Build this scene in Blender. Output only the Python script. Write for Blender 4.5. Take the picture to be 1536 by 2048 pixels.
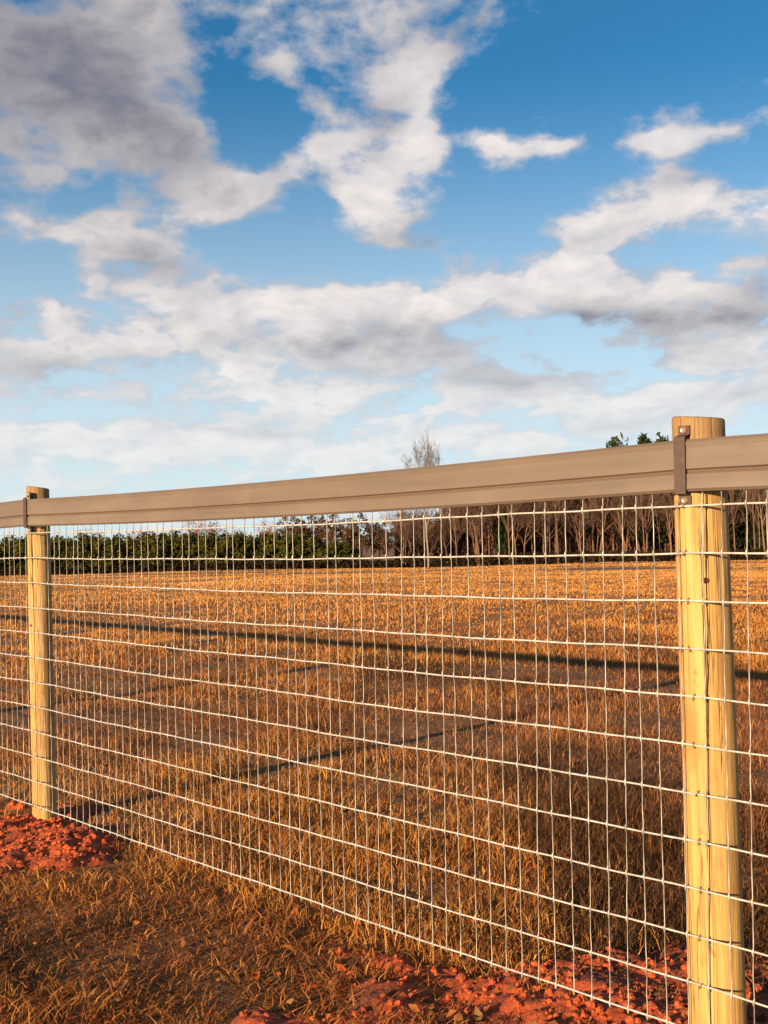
import bpy, math, random
import numpy as np
from mathutils import Matrix, Vector

random.seed(7)
rng = np.random.default_rng(11)
scene = bpy.context.scene
for o in list(bpy.data.objects):
    bpy.data.objects.remove(o)
col = scene.collection
R = math.radians

# ------------------------------------------------------------------ camera
EYE = 1.13                      # metres above the ground at the fence
F_PX = 2272.0                   # focal length in pixels of the 1536 x 2048 photograph
ROLL = 0.020
SHIFT_PX = 60.0
cam = bpy.data.cameras.new('camera')
cam.sensor_fit = 'VERTICAL'
cam.sensor_height = 36.0
cam.lens = 36.0 * F_PX / 2048.0
cam.shift_y = SHIFT_PX / 2048.0
cam.clip_start = 0.05
cam.clip_end = 4000
camo = bpy.data.objects.new('camera', cam)
col.objects.link(camo)
cR = Vector((math.cos(ROLL), 0, -math.sin(ROLL)))
cU = Vector((math.sin(ROLL), 0, math.cos(ROLL)))
cF = Vector((0, 1, 0))
camo.matrix_world = Matrix(((cR.x, cU.x, -cF.x, 0), (cR.y, cU.y, -cF.y, 0), (cR.z, cU.z, -cF.z, EYE), (0, 0, 0, 1)))
scene.camera = camo


def ray(u, v):
    a = (u - 768) / F_PX
    b = (1024 + SHIFT_PX - v) / F_PX
    return cR * a + cU * b + cF


def at(u, v, depth):
    return ray(u, v) * depth + Vector((0, 0, EYE))


def azel(u, v):
    d = ray(u, v).normalized()
    return math.degrees(math.atan2(d.x, d.y)), math.degrees(math.asin(d.z))


# ------------------------------------------------------------------ light
SUN_EL = 11.5
SUN_AZ_LEFT = 42.0              # degrees to the left of straight behind the camera
sun_dir = Vector((-math.sin(R(SUN_AZ_LEFT)) * math.cos(R(SUN_EL)), -math.cos(R(SUN_AZ_LEFT)) * math.cos(R(SUN_EL)), math.sin(R(SUN_EL))))
sun = bpy.data.lights.new('sun', 'SUN')
sun.energy = 5.0
sun.angle = R(0.53)
sun.color = (1.0, 0.74, 0.44)
suno = bpy.data.objects.new('sun', sun)
col.objects.link(suno)
suno.rotation_euler = (-sun_dir).to_track_quat('-Z', 'Y').to_euler()
suno.location = sun_dir * 30

scene.view_settings.view_transform = 'Standard'
scene.view_settings.look = 'None'
scene.view_settings.gamma = 1
scene.view_settings.use_curve_mapping = False
scene.view_settings.exposure = 1.1
scene.render.engine = 'CYCLES'
scene.cycles.use_adaptive_sampling = True
scene.cycles.adaptive_threshold = 0.02
scene.cycles.max_bounces = 4
scene.cycles.diffuse_bounces = 2
scene.cycles.glossy_bounces = 2
scene.cycles.transmission_bounces = 3
scene.render.resolution_x = 768
scene.render.resolution_y = 1024


class NT:
    """small helper for node trees"""
    def __init__(self, tree):
        self.t = tree
        self.n = tree.nodes
        self.l = tree.links

    def add(self, typ, ins=None, **props):
        nd = self.n.new(typ)
        for k, v in props.items():
            setattr(nd, k, v)
        for k, v in (ins or {}).items():
            self.put(nd.inputs[k], v)
        return nd

    def put(self, sock, v):
        if isinstance(v, bpy.types.NodeSocket):
            self.l.new(v, sock)
        else:
            sock.default_value = v

    def m(self, op, a, b=None, c=None, clamp=False):
        nd = self.n.new('ShaderNodeMath')
        nd.operation = op
        nd.use_clamp = clamp
        self.put(nd.inputs[0], a)
        if b is not None:
            self.put(nd.inputs[1], b)
        if c is not None:
            self.put(nd.inputs[2], c)
        return nd.outputs[0]

    def vm(self, op, a, b=None):
        nd = self.n.new('ShaderNodeVectorMath')
        nd.operation = op
        self.put(nd.inputs[0], a)
        if b is not None:
            self.put(nd.inputs[1], b)
        return nd.outputs['Value'] if op in ('LENGTH', 'DOT_PRODUCT') else nd.outputs[0]

    def noise(self, vec, scale, detail=4, rough=0.55, dist=0.0, dims='3D'):
        nd = self.add('ShaderNodeTexNoise', noise_dimensions=dims, ins={'Vector': vec, 'Scale': scale, 'Detail': detail, 'Roughness': rough, 'Distortion': dist})
        return nd.outputs['Fac'], nd.outputs['Color']

    def ramp(self, fac, stops, interp='LINEAR'):
        nd = self.n.new('ShaderNodeValToRGB')
        nd.color_ramp.interpolation = interp
        el = nd.color_ramp.elements
        while len(el) < len(stops):
            el.new(0.5)
        for e, (p, c) in zip(el, stops):
            e.position = p
            e.color = c if len(c) == 4 else (*c, 1)
        self.put(nd.inputs[0], fac)
        return nd.outputs[0]

    def mix(self, fac, a, b, blend='MIX'):
        nd = self.n.new('ShaderNodeMix')
        nd.data_type = 'RGBA'
        nd.blend_type = blend
        self.put(nd.inputs[0], fac)
        self.put(nd.inputs[6], a)
        self.put(nd.inputs[7], b)
        return nd.outputs[2]

    def smooth(self, v, lo, hi):
        nd = self.add('ShaderNodeMapRange', {'Value': v, 'From Min': lo, 'From Max': hi}, interpolation_type='SMOOTHSTEP')
        return nd.outputs[0]


# ------------------------------------------------------------------ sky with clouds
world = bpy.data.worlds.new('World')
scene.world = world
world.use_nodes = True
wt = world.node_tree
wt.nodes.clear()
W = NT(wt)
SKY_STRENGTH = 0.061
nish = W.add('ShaderNodeTexSky', sky_type='NISHITA', sun_disc=False)
nish.sun_elevation = R(SUN_EL)
nish.sun_rotation = math.atan2(sun_dir.x, sun_dir.y)
nish.altitude = 100
nish.air_density = 1.0
nish.dust_density = 0.0
nish.ozone_density = 5.0
tc = W.add('ShaderNodeTexCoord').outputs['Generated']
sep = W.add('ShaderNodeSeparateXYZ', {0: tc})
dx, dy, dz = sep.outputs
az = W.m('MULTIPLY', W.m('ARCTAN2', dx, dy), 180 / math.pi)
el = W.m('MULTIPLY', W.m('ARCSINE', dz), 180 / math.pi)
# cloud layer seen in perspective: flat noise that tightens towards the horizon
inv = W.m('DIVIDE', 1.0, W.m('ADD', W.m('MAXIMUM', dz, 0.0), 0.34))
px_ = W.m('MULTIPLY', dx, inv)
py_ = W.m('MULTIPLY', dy, inv)
pl = W.add('ShaderNodeCombineXYZ', {0: px_, 1: py_, 2: 0.0}).outputs[0]
_, warp_c = W.noise(pl, 3.2, 2, 0.6, dims='2D')
warp = W.vm('SUBTRACT', warp_c, (0.5, 0.5, 0.5))
pw = W.vm('ADD', pl, W.vm('MULTIPLY', warp, (0.16, 0.16, 0.16)))
n_big, _ = W.noise(pw, 2.6, 5, 0.58, dims='2D')
n_fine, _ = W.noise(pw, 8.0, 3, 0.55, dims='2D')
n_puff, _ = W.noise(pl, 19.0, 4, 0.62, dims='2D')
ae = W.add('ShaderNodeCombineXYZ', {0: az, 1: el, 2: 0.0}).outputs[0]
aew = W.vm('ADD', ae, W.vm('MULTIPLY', warp, (4.2, 3.0, 0.0)))
PXD = math.degrees(1 / F_PX)


def blobs(items):
    acc = None
    for (u, v, su, sv, rot, w) in items:
        a, e = azel(u, v)
        mp = W.add('ShaderNodeMapping', {'Vector': aew, 'Location': (a, e, 0), 'Rotation': (0, 0, R(rot)), 'Scale': (su * PXD, sv * PXD, 1)}, vector_type='TEXTURE')
        g = W.add('ShaderNodeTexGradient', {'Vector': mp.outputs[0]}, gradient_type='QUADRATIC_SPHERE').outputs['Fac']
        acc = W.m('MULTIPLY', g, w) if acc is None else W.m('MULTIPLY_ADD', g, w, acc)
    return acc


CLOUDS = [
    # grey mass in the upper left
    (150, 170, 460, 300, 0, 1.3), (360, 270, 240, 170, -20, 0.9), (60, 310, 190, 130, 0, 0.8), (300, 50, 260, 130, 0, 0.8),
    # puffs along the top
    (575, 90, 80, 75, 0, 0.8), (500, 15, 220, 70, 0, 0.6), (640, 160, 170, 90, -20, 0.5), (470, 100, 110, 45, 0, 0.4),
    (760, 30, 190, 100, 0, 0.7), (880, 100, 190, 130, 0, 0.8), (970, 30, 210, 80, 10, 0.6), (1040, 85, 130, 60, 25, 0.5),
    # the column in the middle
    (810, 170, 150, 110, 0, 1.3), (680, 310, 150, 120, 0, 1.4), (830, 270, 150, 150, 0, 1.3), (740, 400, 140, 150, 0, 1.3), (800, 480, 170, 90, -10, 0.9),
    (985, 285, 110, 60, 0, 1.2), (915, 330, 60, 80, 0, -0.8), (1110, 290, 140, 55, 0, 1.1), (1195, 285, 90, 90, 0, -1.0), (720, 220, 90, 90, 0, 0.4),
    # right
    (1310, 270, 200, 75, 4, 1.5), (1440, 248, 190, 48, 8, 1.1), (1340, 335, 130, 100, 0, 0.5),
    (1350, 390, 240, 75, -4, 1.2), (1430, 420, 190, 80, 0, 0.8), (1520, 440, 130, 55, 0, 1.0),
    # arc on the left
    (550, 365, 210, 95, 18, 1.9), (430, 405, 160, 95, 20, 1.4), (330, 440, 100, 110, 0, 0.8), (230, 440, 90, 100, 0, 0.9), (290, 515, 220, 110, 0, 1.0),
    (130, 480, 130, 110, 0, 0.8), (50, 460, 140, 60, 0, 0.6), (110, 610, 100, 75, 0, 1.0), (190, 572, 80, 65, 0, 0.9),
    # the long bank
    (420, 610, 380, 110, 0, 1.1), (620, 605, 320, 95, 0, 1.0), (800, 605, 300, 85, 0, 1.0), (330, 685, 280, 85, 0, 0.9), (660, 690, 460, 100, -3, 1.1),
    (930, 620, 280, 100, 0, 1.0), (1060, 570, 270, 140, 10, 1.1), (1190, 500, 210, 130, 30, 1.2), (1240, 590, 290, 120, 0, 1.0), (1350, 550, 160, 85, 0, 1.0),
    (1430, 640, 320, 130, 0, 1.2), (80, 690, 300, 110, 0, 0.9),
    # layers above the horizon
    (420, 745, 200, 75, 0, 0.9), (570, 800, 330, 85, 0, 1.0), (830, 725, 200, 65, 0, 0.9), (1050, 770, 330, 70, 0, 0.7), (1350, 800, 440, 55, 6, 1.3), (860, 830, 260, 40, 0, 0.6), (340, 860, 260, 45, 0, 0.7),
    (1450, 710, 300, 60, 10, 1.1), (600, 900, 520, 70, 0, 0.9), (1020, 870, 300, 60, 0, 0.9), (150, 900, 400, 80, 0, 0.9), (130, 800, 260, 40, 0, 0.4), (1300, 860, 300, 50, 0, 0.6),
    # blue openings
    (1230, 110, 480, 200, 0, -1.0), (560, 275, 260, 210, 0, -1.1), (620, 500, 330, 110, 8, -1.4), (1010, 420, 220, 140, 0, -0.9), (250, 735, 230, 70, 0, -0.7),
    (130, 545, 90, 85, 0, -0.8), (275, 455, 45, 45, 0, -0.9), (160, 395, 170, 70, 0, -0.9), (460, 150, 120, 190, 0, -0.8), (1390, 520, 80, 50, 0, -0.5),
    (960, 190, 120, 130, 0, -0.5), (1200, 380, 120, 90, 0, -0.6), (380, 560, 90, 40, 0, -0.5), (1480, 330, 150, 60, 0, -0.5), (1050, 680, 160, 40, 10, -0.5),
    (1190, 720, 190, 55, 0, -0.8), (250, 820, 300, 45, 0, -0.7), (1000, 825, 340, 40, 0, -0.6), (640, 740, 220, 30, 0, -0.5), (40, 560, 120, 60, 0, -0.6), (1290, 760, 260, 35, 4, -0.7), (330, 780, 160, 40, 0, -0.5),
]
GREYS = [
    (130, 150, 900, 560, 0, 1.6), (380, 300, 260, 180, 0, 0.4), (700, 690, 620, 105, -2, 1.15), (1440, 640, 480, 150, 0, 1.25), (1180, 650, 300, 80, 0, 0.9),
    (850, 490, 220, 110, 0, 1.0), (1020, 745, 460, 70, 0, 0.9), (70, 730, 380, 120, 0, 0.9), (920, 60, 360, 190, 0, 0.9), (1340, 360, 240, 100, 0, 0.6), (1480, 775, 300, 50, 8, 0.9), (300, 540, 200, 70, 0, 0.8), (760, 240, 120, 90, 0, 0.7), (500, 860, 500, 40, 0, 0.9), (1250, 850, 300, 40, 4, 0.9),
]
b_sum = blobs(CLOUDS)
low = W.smooth(el, 13.0, 5.0)
field = W.m('MULTIPLY_ADD', W.m('SUBTRACT', n_big, 0.5), 1.0, W.m('MULTIPLY', b_sum, 1.3))
field = W.m('MULTIPLY_ADD', W.m('SUBTRACT', n_fine, 0.5), 2.3, field)
field = W.m('MULTIPLY_ADD', W.m('SUBTRACT', n_puff, 0.5), 1.9, field)
field = W.m('MULTIPLY_ADD', low, 0.46, field)
cover = W.smooth(field, -0.05, 0.95)
thick = W.smooth(field, 0.35, 1.2)
g_sum = W.m('MULTIPLY_ADD', W.m('SUBTRACT', n_puff, 0.5), 1.0, blobs(GREYS))
g_sum = W.m('MULTIPLY_ADD', W.m('SUBTRACT', n_fine, 0.50), 1.2, g_sum)
grey = W.m('MULTIPLY', W.smooth(g_sum, -0.35, 2.1), W.smooth(field, -0.2, 0.8))
k = 0.468 / SKY_STRENGTH
white_c = W.mix(thick, (0.62 * k, 0.64 * k, 0.70 * k, 1), (1.02 * k, 0.93 * k, 0.87 * k, 1))
cloud_c = W.mix(grey, white_c, (0.17 * k, 0.175 * k, 0.225 * k, 1))
n_off, _ = W.noise(W.vm('ADD', pw, (-0.030, -0.045, 0.0)), 8.0, 3, 0.55, dims='2D')
relief = W.m('MULTIPLY_ADD', W.m('SUBTRACT', n_fine, n_off), 2.6, 0.62, clamp=True)
cloud_c = W.mix(W.m('MULTIPLY', relief, 0.9), W.mix(1.0, cloud_c, (0.70, 0.73, 0.79, 1), 'MULTIPLY'), cloud_c)
sky_c = W.mix(1.0, nish.outputs[0], (0.50, 1.06, 1.04, 1), 'MULTIPLY')
# thin high veil of ice cloud: denser the lower one looks through it
veil = W.m('MULTIPLY', W.smooth(el, 23.0, 2.0), 0.82)
sky_c = W.mix(veil, sky_c, (0.76 * k, 0.88 * k, 0.93 * k, 1))
lowc = W.smooth(el, 12.0, 2.5)
cloud_c = W.mix(W.m('MULTIPLY', lowc, 0.55), cloud_c, (0.90 * k, 0.90 * k, 0.89 * k, 1))
out_c = W.mix(W.m('MULTIPLY', cover, W.m('MULTIPLY_ADD', lowc, -0.22, 0.94)), sky_c, cloud_c)
bg = W.add('ShaderNodeBackground', {'Color': out_c, 'Strength': SKY_STRENGTH})
wo = W.add('ShaderNodeOutputWorld', {'Surface': bg.outputs[0]})
world.cycles.sampling_method = 'NONE'


# ------------------------------------------------------------------ helpers
def link(o, parent=None):
    col.objects.link(o)
    if parent:
        o.parent = parent
    return o


def tag(o, label=None, cat=None, group=None, kind=None):
    if label: o['label'] = label
    if cat: o['category'] = cat
    if group: o['group'] = group
    if kind: o['kind'] = kind
    return o


def empty(name, loc=(0, 0, 0), rz=0.0):
    o = bpy.data.objects.new(name, None)
    o.empty_display_size = 0.2
    o.location = loc
    o.rotation_euler = (0, 0, rz)
    return link(o)


def mesh_np(name, verts, faces_list, mat=None, smooth=False, colors=None):
    """verts (n,3); faces_list: list of (m,k) int arrays"""
    me = bpy.data.meshes.new(name)
    verts = np.asarray(verts, np.float32)
    me.vertices.add(len(verts))
    me.vertices.foreach_set('co', verts.ravel())
    loops = np.concatenate([f.ravel() for f in faces_list]).astype(np.int32)
    tot = np.concatenate([np.full(len(f), f.shape[1]) for f in faces_list]).astype(np.int32)
    start = np.concatenate([[0], np.cumsum(tot)[:-1]]).astype(np.int32)
    me.loops.add(len(loops))
    me.loops.foreach_set('vertex_index', loops)
    me.polygons.add(len(tot))
    me.polygons.foreach_set('loop_start', start)
    me.update(calc_edges=True)
    if smooth:
        me.polygons.foreach_set('use_smooth', np.ones(len(tot), bool))
    if colors is not None:
        at_ = me.attributes.new('tint', 'FLOAT_COLOR', 'POINT')
        c = np.ones((len(verts), 4), np.float32)
        c[:, :3] = colors
        at_.data.foreach_set('color', c.ravel())
    if mat:
        me.materials.append(mat)
    return me


class MB:
    """collects shapes into one mesh"""
    def __init__(self):
        self.v, self.f = [], []

    def grid_tube(self, rings, closed=True, caps=True):
        """rings: list of lists of points (same count)"""
        n = len(rings[0])
        b = len(self.v)
        for r in rings:
            self.v += [tuple(p) for p in r]
        for i in range(len(rings) - 1):
            for j in range(n if closed else n - 1):
                j2 = (j + 1) % n
                self.f.append((b + i * n + j, b + i * n + j2, b + (i + 1) * n + j2, b + (i + 1) * n + j))
        if caps and closed:
            self.f.append(tuple(b + j for j in reversed(range(n))))
            e = b + (len(rings) - 1) * n
            self.f.append(tuple(e + j for j in range(n)))

    def tube(self, pts, rad, sides=6, caps=True):
        pts = [Vector(p) for p in pts]
        rings = []
        ref = None
        for i, p in enumerate(pts):
            d = (pts[min(i + 1, len(pts) - 1)] - pts[max(i - 1, 0)]).normalized()
            if ref is None:
                ref = d.orthogonal().normalized()
            x = (ref - d * ref.dot(d)).normalized()
            ref = x
            y = d.cross(x)
            r = rad[i] if isinstance(rad, (list, tuple)) else rad
            rings.append([p + (x * math.cos(2 * math.pi * j / sides) + y * math.sin(2 * math.pi * j / sides)) * r for j in range(sides)])
        self.grid_tube(rings, True, caps)

    def mesh(self, name, mat, smooth=False):
        me = bpy.data.meshes.new(name)
        me.from_pydata(self.v, [], self.f)
        me.update()
        if smooth:
            me.polygons.foreach_set('use_smooth', [True] * len(me.polygons))
        me.materials.append(mat)
        return me

    def build(self, name, mat, parent=None, smooth=False):
        return link(bpy.data.objects.new(name, self.mesh(name, mat, smooth)), parent)


def vnoise(x, y, seed=0):
    """value noise, numpy, period free"""
    xi = np.floor(x).astype(np.int64); yi = np.floor(y).astype(np.int64)
    fx = x - xi; fy = y - yi
    fx = fx * fx * (3 - 2 * fx); fy = fy * fy * (3 - 2 * fy)

    def h(a, b):
        n = (a * 374761393 + b * 668265263 + seed * 974634777) & 0x7fffffff
        n = ((n ^ (n >> 13)) * 1274126177) & 0x7fffffff
        n = n ^ (n >> 16)
        return (n & 0xffff) / 65535.0
    return (h(xi, yi) * (1 - fx) + h(xi + 1, yi) * fx) * (1 - fy) + (h(xi, yi + 1) * (1 - fx) + h(xi + 1, yi + 1) * fx) * fy


def fbm(x, y, octv=4, seed=0, gain=0.5):
    a, s, t = 1.0, 0.0, 0.0
    for i in range(octv):
        s = s + a * vnoise(x * 2 ** i + 17.3 * i, y * 2 ** i - 9.1 * i, seed + i)
        t += a
        a *= gain
    return s / t


# ------------------------------------------------------------------ fence line (plan)
U_M = 0.1016 / 94.4
ZR = F_PX * U_M
ZL = ZR * 1.927
PR = Vector(((1411 - 768) / F_PX * ZR, ZR, 0))
PL_ = Vector(((84 - 768) / F_PX * ZL, ZL, 0))
SPAN = (PL_ - PR).length
FT = (PL_ - PR).normalized()             # along the fence, to the left and away
FN = Vector((-FT.y, FT.x, 0))            # across the fence
if FN.y > 0:
    FN = -FN                             # towards the camera's side
POST_R = 0.058


def fence_side(x, y):
    """metres behind the wire plane (positive = field side)"""
    ox, oy = PR.x + FN.x * POST_R, PR.y + FN.y * POST_R
    return -((x - ox) * FN.x + (y - oy) * FN.y)


# ------------------------------------------------------------------ ground
def ground_h(x, y):
    x = np.asarray(x, float); y = np.asarray(y, float)
    r = np.hypot(x, y)
    h = (fbm(x * 0.5 + 40, y * 0.5 + 40, 3, 3) - 0.5) * 0.07
    h = h + (fbm(x * 2.3 + 10, y * 2.3 + 70, 3, 9) - 0.5) * 0.045 * np.exp(-r / 25)
    h = h + (fbm(x * 0.06 + 5, y * 0.06 + 5, 2, 21) - 0.5) * 0.5 * np.clip((r - 26) / 50, 0, 1)
    h = h - 1.45 * np.clip((y - 22) / 90, 0, 1.1)
    return h


def gh(x, y):
    return float(ground_h(np.array([x]), np.array([y]))[0])


def spaced(lim0, lim1, fine0, fine1, step, growth):
    xs = list(np.arange(fine0, fine1, step))
    s, v = step, xs[-1]
    while v < lim1:
        s *= growth; v += s; xs.append(v)
    s, v = step, xs[0]
    while v > lim0:
        s *= growth; v -= s; xs.insert(0, v)
    return np.array(xs)


MOUNDS = [(-1.50, 4.36, 0.56, 0.56, 0.065), (0.72, 2.70, 1.10, 0.42, 0.060)]
MAX_ = [(Vector((-0.95, 0.3, 0)), Vector((-0.3, -0.95, 0))), (Vector((-0.985, 0.17, 0)), Vector((-0.17, -0.985, 0)))]


def mound_w(x, y):
    """0..1 how much bare clay covers a spot"""
    w = np.zeros_like(x, dtype=float)
    for (mx, my, ra, rb, hh), (A_, B_) in zip(MOUNDS, MAX_):
        s = (x - mx) * A_.x + (y - my) * A_.y
        t = (x - mx) * B_.x + (y - my) * B_.y
        d = np.hypot(s / ra, t / rb) + (fbm(x * 3.4 + 3, y * 3.4 + 8, 4, 31, 0.6) - 0.5) * 1.9
        w = np.maximum(w, np.clip((1.0 - d) * 2.2, 0, 1))
    return w


def principled(name, rough=0.8):
    m = bpy.data.materials.new(name)
    m.use_nodes = True
    t = NT(m.node_tree)
    b = t.n['Principled BSDF']
    b.inputs['Roughness'].default_value = rough
    return m, t, b


def bump(t, b, height, strength=0.4, dist=0.01):
    nd = t.add('ShaderNodeBump', {'Height': height, 'Strength': strength, 'Distance': dist})
    t.l.new(nd.outputs[0], b.inputs['Normal'])


m_soil, t, b = principled('field_soil', 0.95)
pos = t.add('ShaderNodeNewGeometry').outputs['Position']
n1, _ = t.noise(pos, 0.7, 5, 0.6)
n2, _ = t.noise(pos, 9.0, 5, 0.65)
c1 = t.ramp(n1, [(0.3, (0.19, 0.070, 0.014)), (0.5, (0.27, 0.105, 0.020)), (0.7, (0.36, 0.15, 0.028))])
c2 = t.ramp(n2, [(0.3, (0.45, 0.40, 0.36)), (0.7, (1, 1, 1))])
n3, _ = t.noise(pos, 2.6, 4, 0.6)
c1 = t.mix(t.m('MULTIPLY', t.smooth(n3, 0.48, 0.68), 0.6), c1, (0.25, 0.075, 0.018, 1))
t.put(b.inputs['Base Color'], t.mix(1.0, c1, c2, 'MULTIPLY'))
bump(t, b, n2, 0.8, 0.04)

xs = spaced(-900, 900, -7, 8, 0.11, 1.16)
ys = spaced(-200, 1500, 0.6, 22, 0.11, 1.14)
X, Y = np.meshgrid(xs, ys)
Zg = ground_h(X, Y)
nx, ny = len(xs), len(ys)
idx = np.arange(nx * ny).reshape(ny, nx)
quads = np.stack([idx[:-1, :-1], idx[:-1, 1:], idx[1:, 1:], idx[1:, :-1]], -1).reshape(-1, 4)
tag(link(bpy.data.objects.new('ground', mesh_np('ground', np.stack([X, Y, Zg], -1).reshape(-1, 3), [quads], m_soil, True))), kind='structure')

# ------------------------------------------------------------------ grass (stuff)
m_grass = bpy.data.materials.new('dry_grass_blades')
m_grass.use_nodes = True
t = NT(m_grass.node_tree)
t.n.clear()
attr = t.add('ShaderNodeAttribute', attribute_name='tint').outputs['Color']
dif = t.add('ShaderNodeBsdfDiffuse', {'Color': attr})
trl = t.add('ShaderNodeBsdfTranslucent', {'Color': attr})
mx = t.add('ShaderNodeMixShader', {0: 0.22, 1: dif.outputs[0], 2: trl.outputs[0]})
t.add('ShaderNodeOutputMaterial', {0: mx.outputs[0]})


def pick(pal, r):
    pal = np.array(pal)
    return pal[np.minimum((r * len(pal)).astype(int), len(pal) - 1)]


STRAW = [(0.517, 0.231, 0.058), (0.470, 0.189, 0.044), (0.422, 0.154, 0.032), (0.548, 0.280, 0.094), (0.344, 0.119, 0.028), (0.407, 0.196, 0.050)]
BROWN = [(0.274, 0.095, 0.032), (0.213, 0.072, 0.028), (0.319, 0.123, 0.036), (0.167, 0.059, 0.028), (0.380, 0.158, 0.050), (0.228, 0.103, 0.032)]
DEAD = [(0.076, 0.038, 0.021), (0.114, 0.053, 0.027), (0.152, 0.065, 0.034), (0.065, 0.042, 0.019)]


def make_blades(name, x, y, h, wid, lean, tint, two_seg=True):
    n = len(x)
    z = ground_h(x, y) - 0.01
    ph = rng.random(n) * 2 * math.pi
    fa = rng.random(n) * 2 * math.pi          # facing of the blade's width
    ld = np.stack([np.cos(ph), np.sin(ph)], -1)
    wd = np.stack([np.cos(fa), np.sin(fa)], -1) * (wid / 2)[:, None]
    base = np.stack([x, y, z], -1)
    hor = h * np.sin(lean)
    ver = h * np.cos(lean)
    V = np.zeros((n, 5, 3))
    V[:, 0] = base; V[:, 1] = base
    V[:, 0, :2] -= wd; V[:, 1, :2] += wd
    mid = base.copy()
    mid[:, :2] += ld * (hor * 0.35)[:, None]; mid[:, 2] += ver * 0.62
    V[:, 2] = mid; V[:, 3] = mid
    V[:, 2, :2] -= wd * 0.8; V[:, 3, :2] += wd * 0.8
    tip = base.copy()
    tip[:, :2] += ld * hor[:, None]; tip[:, 2] += ver
    V[:, 4] = tip
    i0 = np.arange(n)[:, None] * 5
    F = np.concatenate([i0 + np.array([[0, 1, 3]]), i0 + np.array([[0, 3, 2]]), i0 + np.array([[2, 3, 4]])], 0)
    C = np.repeat(tint[:, None, :], 5, 1).reshape(-1, 3)
    return link(bpy.data.objects.new(name, mesh_np(name, V.reshape(-1, 3), [F], m_grass, False, C)))


def scatter(n, zmin, zmax, wide):
    """depth drawn so that density falls with distance squared (even cover in the picture)"""
    zz = zmin * (zmax / zmin) ** rng.random(n)
    xx = (rng.random(n) * 2 - 1) * (zz * wide + 0.9)
    return xx, zz


# tall tawny grass in the field
x, y = scatter(760000, 2.2, 112.0, 0.47)
side = fence_side(x, y)
keep = side > 0.02
x, y, side = x[keep], y[keep], side[keep]
tuft = fbm(x * 1.9, y * 1.9, 3, 51)
tuft2 = fbm(x * 0.55 + 3, y * 0.55, 3, 57)
bare = fbm(x * 0.9 + 31, y * 0.9 + 7, 3, 63)
near = np.exp(-y / 14.0)
keep = (rng.random(len(x)) < np.clip((tuft - 0.26) * 4.5 + (1 - near) * 1.2, 0.35, 1)) & (rng.random(len(x)) > mound_w(x, y) * 0.80)
x, y, side, tuft, tuft2, bare, near = [a[keep] for a in (x, y, side, tuft, tuft2, bare, near)]
n = len(x)
h = (0.034 + 0.10 * np.clip(tuft * 1.9 - 0.5, 0.0, 1)) * (0.5 + 0.8 * rng.random(n)) * (0.7 + 0.6 * tuft2)
h = h * np.clip(0.55 + side * 0.2, 0.55, 1.0) * (0.65 + 0.35 * np.exp(-np.maximum(y - 5, 0) / 6.0))
wid = np.maximum(0.0030, 0.00034 * y + 0.00052 * np.minimum(y, np.maximum(y - 6, 0))) * (0.7 + 0.7 * rng.random(n))
lean = np.clip(np.abs(rng.normal(0.85, 0.40, n)), 0.05, 1.45)
mixb = np.clip(near * 1.15 - 0.10 + (0.5 - tuft2) * 1.8, 0, 1)
sel = rng.random(n) < mixb
tint = np.where(sel[:, None], pick(BROWN, rng.random(n)), pick(STRAW, rng.random(n)))
MAUVE = np.array([(0.21, 0.090, 0.048), (0.17, 0.072, 0.042), (0.26, 0.115, 0.054), (0.31, 0.135, 0.052)])
patch = np.exp(-(((x - 1.9) / 2.2) ** 2 + ((y - 5.6) / 3.2) ** 2)) * 1.3 + (fbm(x * 0.42 + 70, y * 0.3 + 2, 3, 61) - 0.5) * 2.2
sel = rng.random(n) < np.clip(patch - 0.30, 0, 0.62) * np.exp(-np.maximum(y - 14, 0) / 12.0)
tint = np.where(sel[:, None], pick(MAUVE, rng.random(n)), tint)
weed = fbm(x * 1.15 + 2, y * 0.8 + 13, 3, 67)
sel = rng.random(n) < np.clip((weed - 0.62) * 9, 0, 0.8) * np.exp(-np.maximum(y - 9, 0) / 9.0)
tint = np.where(sel[:, None], pick(DEAD, rng.random(n)), tint)
h = np.where(sel, h * 1.25, h)
big = fbm(x * 0.16 + 9, y * 0.09 + 4, 4, 71)
farw = np.clip((y - 10) / 32, 0, 1)[:, None]
tint = tint * (1 - 0.72 * farw) + np.array([0.51, 0.252, 0.080]) * 0.72 * farw
tint = tint * (0.62 + 0.95 * big)[:, None] * (1 + (rng.random(n) - 0.5)[:, None] * 0.5 * (1 - 0.7 * farw))
tag(make_blades('field_grass', x, y, h, wid, lean, tint), 'tall dry golden brown grass of the field behind the wire fence', 'grass', kind='stuff')

# short trampled grass on the near side
x, y = scatter(460000, 1.6, 14.0, 0.55)
side = fence_side(x, y)
keep = side <= 0.02
x, y = x[keep], y[keep]
tuft = fbm(x * 2.6 + 5, y * 2.6 + 1, 3, 81)
tuft2 = fbm(x * 1.0 + 8, y * 1.0 + 2, 3, 85)
keep = (rng.random(len(x)) < np.clip((tuft - 0.16) * 4.5, 0.45, 1)) & (rng.random(len(x)) > mound_w(x, y) * 0.80)
x, y, tuft, tuft2 = x[keep], y[keep], tuft[keep], tuft2[keep]
n = len(x)
h = (0.030 + 0.058 * np.clip(tuft * 2.0 - 0.65, 0.0, 1)) * (0.5 + 0.9 * rng.random(n))
wid = 0.0036 * (0.7 + 0.8 * rng.random(n)) * np.maximum(1, y / 4)
lean = np.clip(np.abs(rng.normal(1.15, 0.30, n)), 0.2, 1.5)
sel = rng.random(n) < np.clip(0.42 + (tuft2 - 0.5) * 3.2, 0.05, 0.95)
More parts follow.
